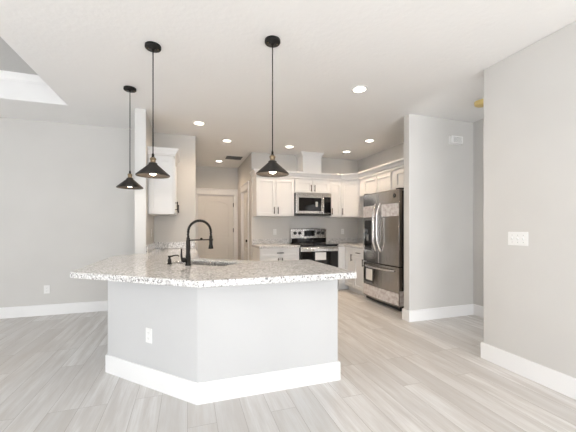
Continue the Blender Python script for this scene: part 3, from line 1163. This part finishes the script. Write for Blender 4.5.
p0 = make_pendant()
for i, (x, y) in enumerate(PD):
    p = p0 if i == 0 else copy_tree(p0)
    p.location = (x, y, ZR)
    p['label'] = PL_LABEL[i]
    d = bpy.data.lights.new('pendant_glow', 'POINT')
    d.energy = PENDANT_W
    d.color = (1.0, 0.82, 0.62)
    d.shadow_soft_size = 0.03
    lo = bpy.data.objects.new('pendant_glow', d)
    lo.location = (0, 0, -0.012)
    COL.objects.link(lo)
    lo.parent = p

# ------------------------------------------------------------------ recessed downlights
DL = [(1.771, 2.897, 'largest round recessed downlight, in the open ceiling toward the right wall'),
      (0.157, 4.565, 'round recessed downlight nearest to the lone wall cabinet'),
      (0.648, 5.335, 'round recessed downlight just before the passage ceiling'),
      (0.677, 7.044, 'small round recessed downlight inside the passage next to the vent'),
      (1.798, 5.368, 'round recessed downlight in front of the white duct cover, on its left'),
      (2.988, 5.370, 'round recessed downlight over the kitchen corner cabinet'),
      (2.987, 4.564, 'round recessed downlight over the refrigerator alcove')]


def make_downlight():
    e = thing('recessed_downlight', DL[0][2], 'downlight', (0, 0, H), 0, 'recessed ceiling downlights')
    bm = bmesh.new()
    lathe(bm, [(0.066, -0.0005), (0.088, -0.0005), (0.086, -0.006), (0.068, -0.009), (0.066, -0.007)], 36, closed=True)
    obj('trim_ring', bm, 'white_plastic', e, label='white trim ring')
    bm = bmesh.new()
    lathe(bm, [(0.0655, -0.0005), (0.0655, -0.006), (0.001, -0.0065)], 36)
    obj('lens', bm, 'lens', e, label='glowing lens')
    return e


d0 = make_downlight()
for i, (x, y, lab) in enumerate(DL):
    d_ = d0 if i == 0 else copy_tree(d0)
    d_.location = (x, y, H)
    d_['label'] = lab
    l = bpy.data.lights.new('downlight_beam', 'SPOT')
    l.spot_size = math.radians(158)
    l.spot_blend = 1.0
    l.shadow_soft_size = 0.06
    l.energy = DOWNLIGHT_W
    l.color = WARM
    lo = bpy.data.objects.new('downlight_beam', l)
    lo.location = (0, 0, -0.012)
    COL.objects.link(lo)
    lo.parent = d_

# ------------------------------------------------------------------ ceiling fittings
vt = thing('ceiling_vent', 'white slatted air vent in the passage ceiling', 'vent', (0.95, 6.60, H), 0)
bm = bmesh.new()
prism(bm, [(-0.20, -0.20), (0.20, -0.20), (0.20, 0.20), (-0.20, 0.20)], -0.010, -0.0005, holes=[[(-0.17, -0.17), (0.17, -0.17), (0.17, 0.17), (-0.17, 0.17)]])
obj('frame', bm, 'white_plastic', vt, bevel=0.002)
obj('backing', BOX(-0.169, 0.169, -0.169, 0.169, -0.002, -0.0006), 'vent_dark', vt, label='dark sheet painted like a shaded opening behind the slats')  # flat dark sheet stands in for the shade inside the duct
bm = bmesh.new()
for k in range(10):
    y = -0.153 + k * 0.034
    a = [(y - 0.003, -0.0085), (y + 0.004, -0.0030), (y + 0.005, -0.0036), (y - 0.002, -0.0091)]
    prism(bm, a, -0.168, 0.168, to3=lambda p, q, hh: (hh, p, q))
obj('slats', bm, 'grey_plastic', vt)

sd = thing('smoke_detector', 'smoke detector under a yellow dust cover on the side hall ceiling', 'smoke detector', (3.305, 2.70, H), 0)
bm = bmesh.new()
lathe(bm, [(0.085, -0.0005), (0.085, -0.012), (0.065, -0.013)], 32)
obj('base', bm, 'white_plastic', sd)
bm = bmesh.new()
lathe(bm, [(0.083, -0.0125), (0.086, -0.02), (0.080, -0.052), (0.066, -0.062), (0.01, -0.064)], 32)
obj('dust_cover', bm, 'yellow', sd, label='yellow plastic dust cover')

ch = thing('door_chime', 'small white door chime box high on the wall beside the refrigerator', 'door chime', (3.535, 3.309, 2.452), 0)
obj('cover', BOX(-0.10, 0.10, -0.05, -0.004, -0.052, 0.052), 'white_plastic', ch, bevel=0.008)
obj('back_plate', BOX(-0.105, 0.105, -0.0035, 0, -0.057, 0.057), 'white_plastic', ch)
bm = bmesh.new()
for k in range(5):
    box(bm, -0.07, 0.07, -0.0515, -0.0500, -0.034 + k * 0.015, -0.030 + k * 0.015)
obj('grille', bm, 'grey_plastic', ch)

# ------------------------------------------------------------------ switches and outlets
sp = thing('light_switch', 'white triple light switch plate on the right wall', 'light switch', (X_R - 0.0005, 1.852, 1.147), -PI / 2)
obj('plate', BOX(-0.083, 0.083, -0.006, 0, -0.058, 0.058), 'white_plastic', sp, bevel=0.003)
for k in (-1, 0, 1):
    bm = bmesh.new()
    prism(bm, [(0.0, -0.012), (-0.012, 0.006), (-0.010, 0.010), (0.0, 0.012)], -0.005, 0.005, to3=lambda a, b, hh: (hh, a, b))
    tg = obj('toggle', bm, 'white_plastic', sp, loc=(k * 0.046, -0.006, 0), bevel=0.001)
    for s_ in (-1, 1):
        bm = bmesh.new()
        lathe(bm, [(0.003, 0.0), (0.003, -0.001), (0.001, -0.0014)], 10, (0, 0.0002, s_ * 0.030), axis='Y')
        obj('screw', bm, 'grey_plastic', tg)


def outlet(label, loc, rotz, double=True):
    e = thing('wall_outlet', label, 'outlet', loc, rotz, 'white wall outlets')
    obj('plate', BOX(-0.036, 0.036, -0.006, 0, -0.058, 0.058), 'white_plastic', e, bevel=0.003)
    for s_ in (-1, 1):
        bm = bmesh.new()
        lathe(bm, [(0.0165, -0.0055), (0.0165, -0.008), (0.015, -0.0085)], 20, (0, 0, s_ * 0.021), axis='Y')
        rc = obj('receptacle', bm, 'white_plastic', e)
        bm = bmesh.new()
        for q in (-0.006, 0.006):
            box(bm, q - 0.001, q + 0.001, -0.0092, -0.0086, s_ * 0.021 - 0.002, s_ * 0.021 + 0.006)
        box(bm, -0.002, 0.002, -0.0092, -0.0086, s_ * 0.021 - 0.009, s_ * 0.021 - 0.006)
        obj('slots', bm, 'grey_plastic', rc)
    return e


outlet('white outlet low on the far living room wall', (-1.89, Y_L - 0.0005, 0.365), 0)
A, B = Vector((-0.655, 2.985)), Vector((0.067, 2.240))
pp = A.lerp(B, 0.515)
nn = Vector((-(B - A).y, (B - A).x)).normalized() * -1
outlet('white outlet on the angled grey face of the peninsula', (pp.x + nn.x * 0.0005, pp.y + nn.y * 0.0005, 0.40), math.atan2((B - A).y, (B - A).x))
outlet('white outlet on the kitchen wall left of the range', (1.692, Y_K - 0.0005, 1.147), 0)
outlet('white outlet on the kitchen wall right of the range', (3.24, Y_K - 0.0005, 1.150), 0)
outlet('white outlet on the dividing wall under the lone wall cabinet', (X_PR + 0.0005, 4.86, 1.16), PI / 2)
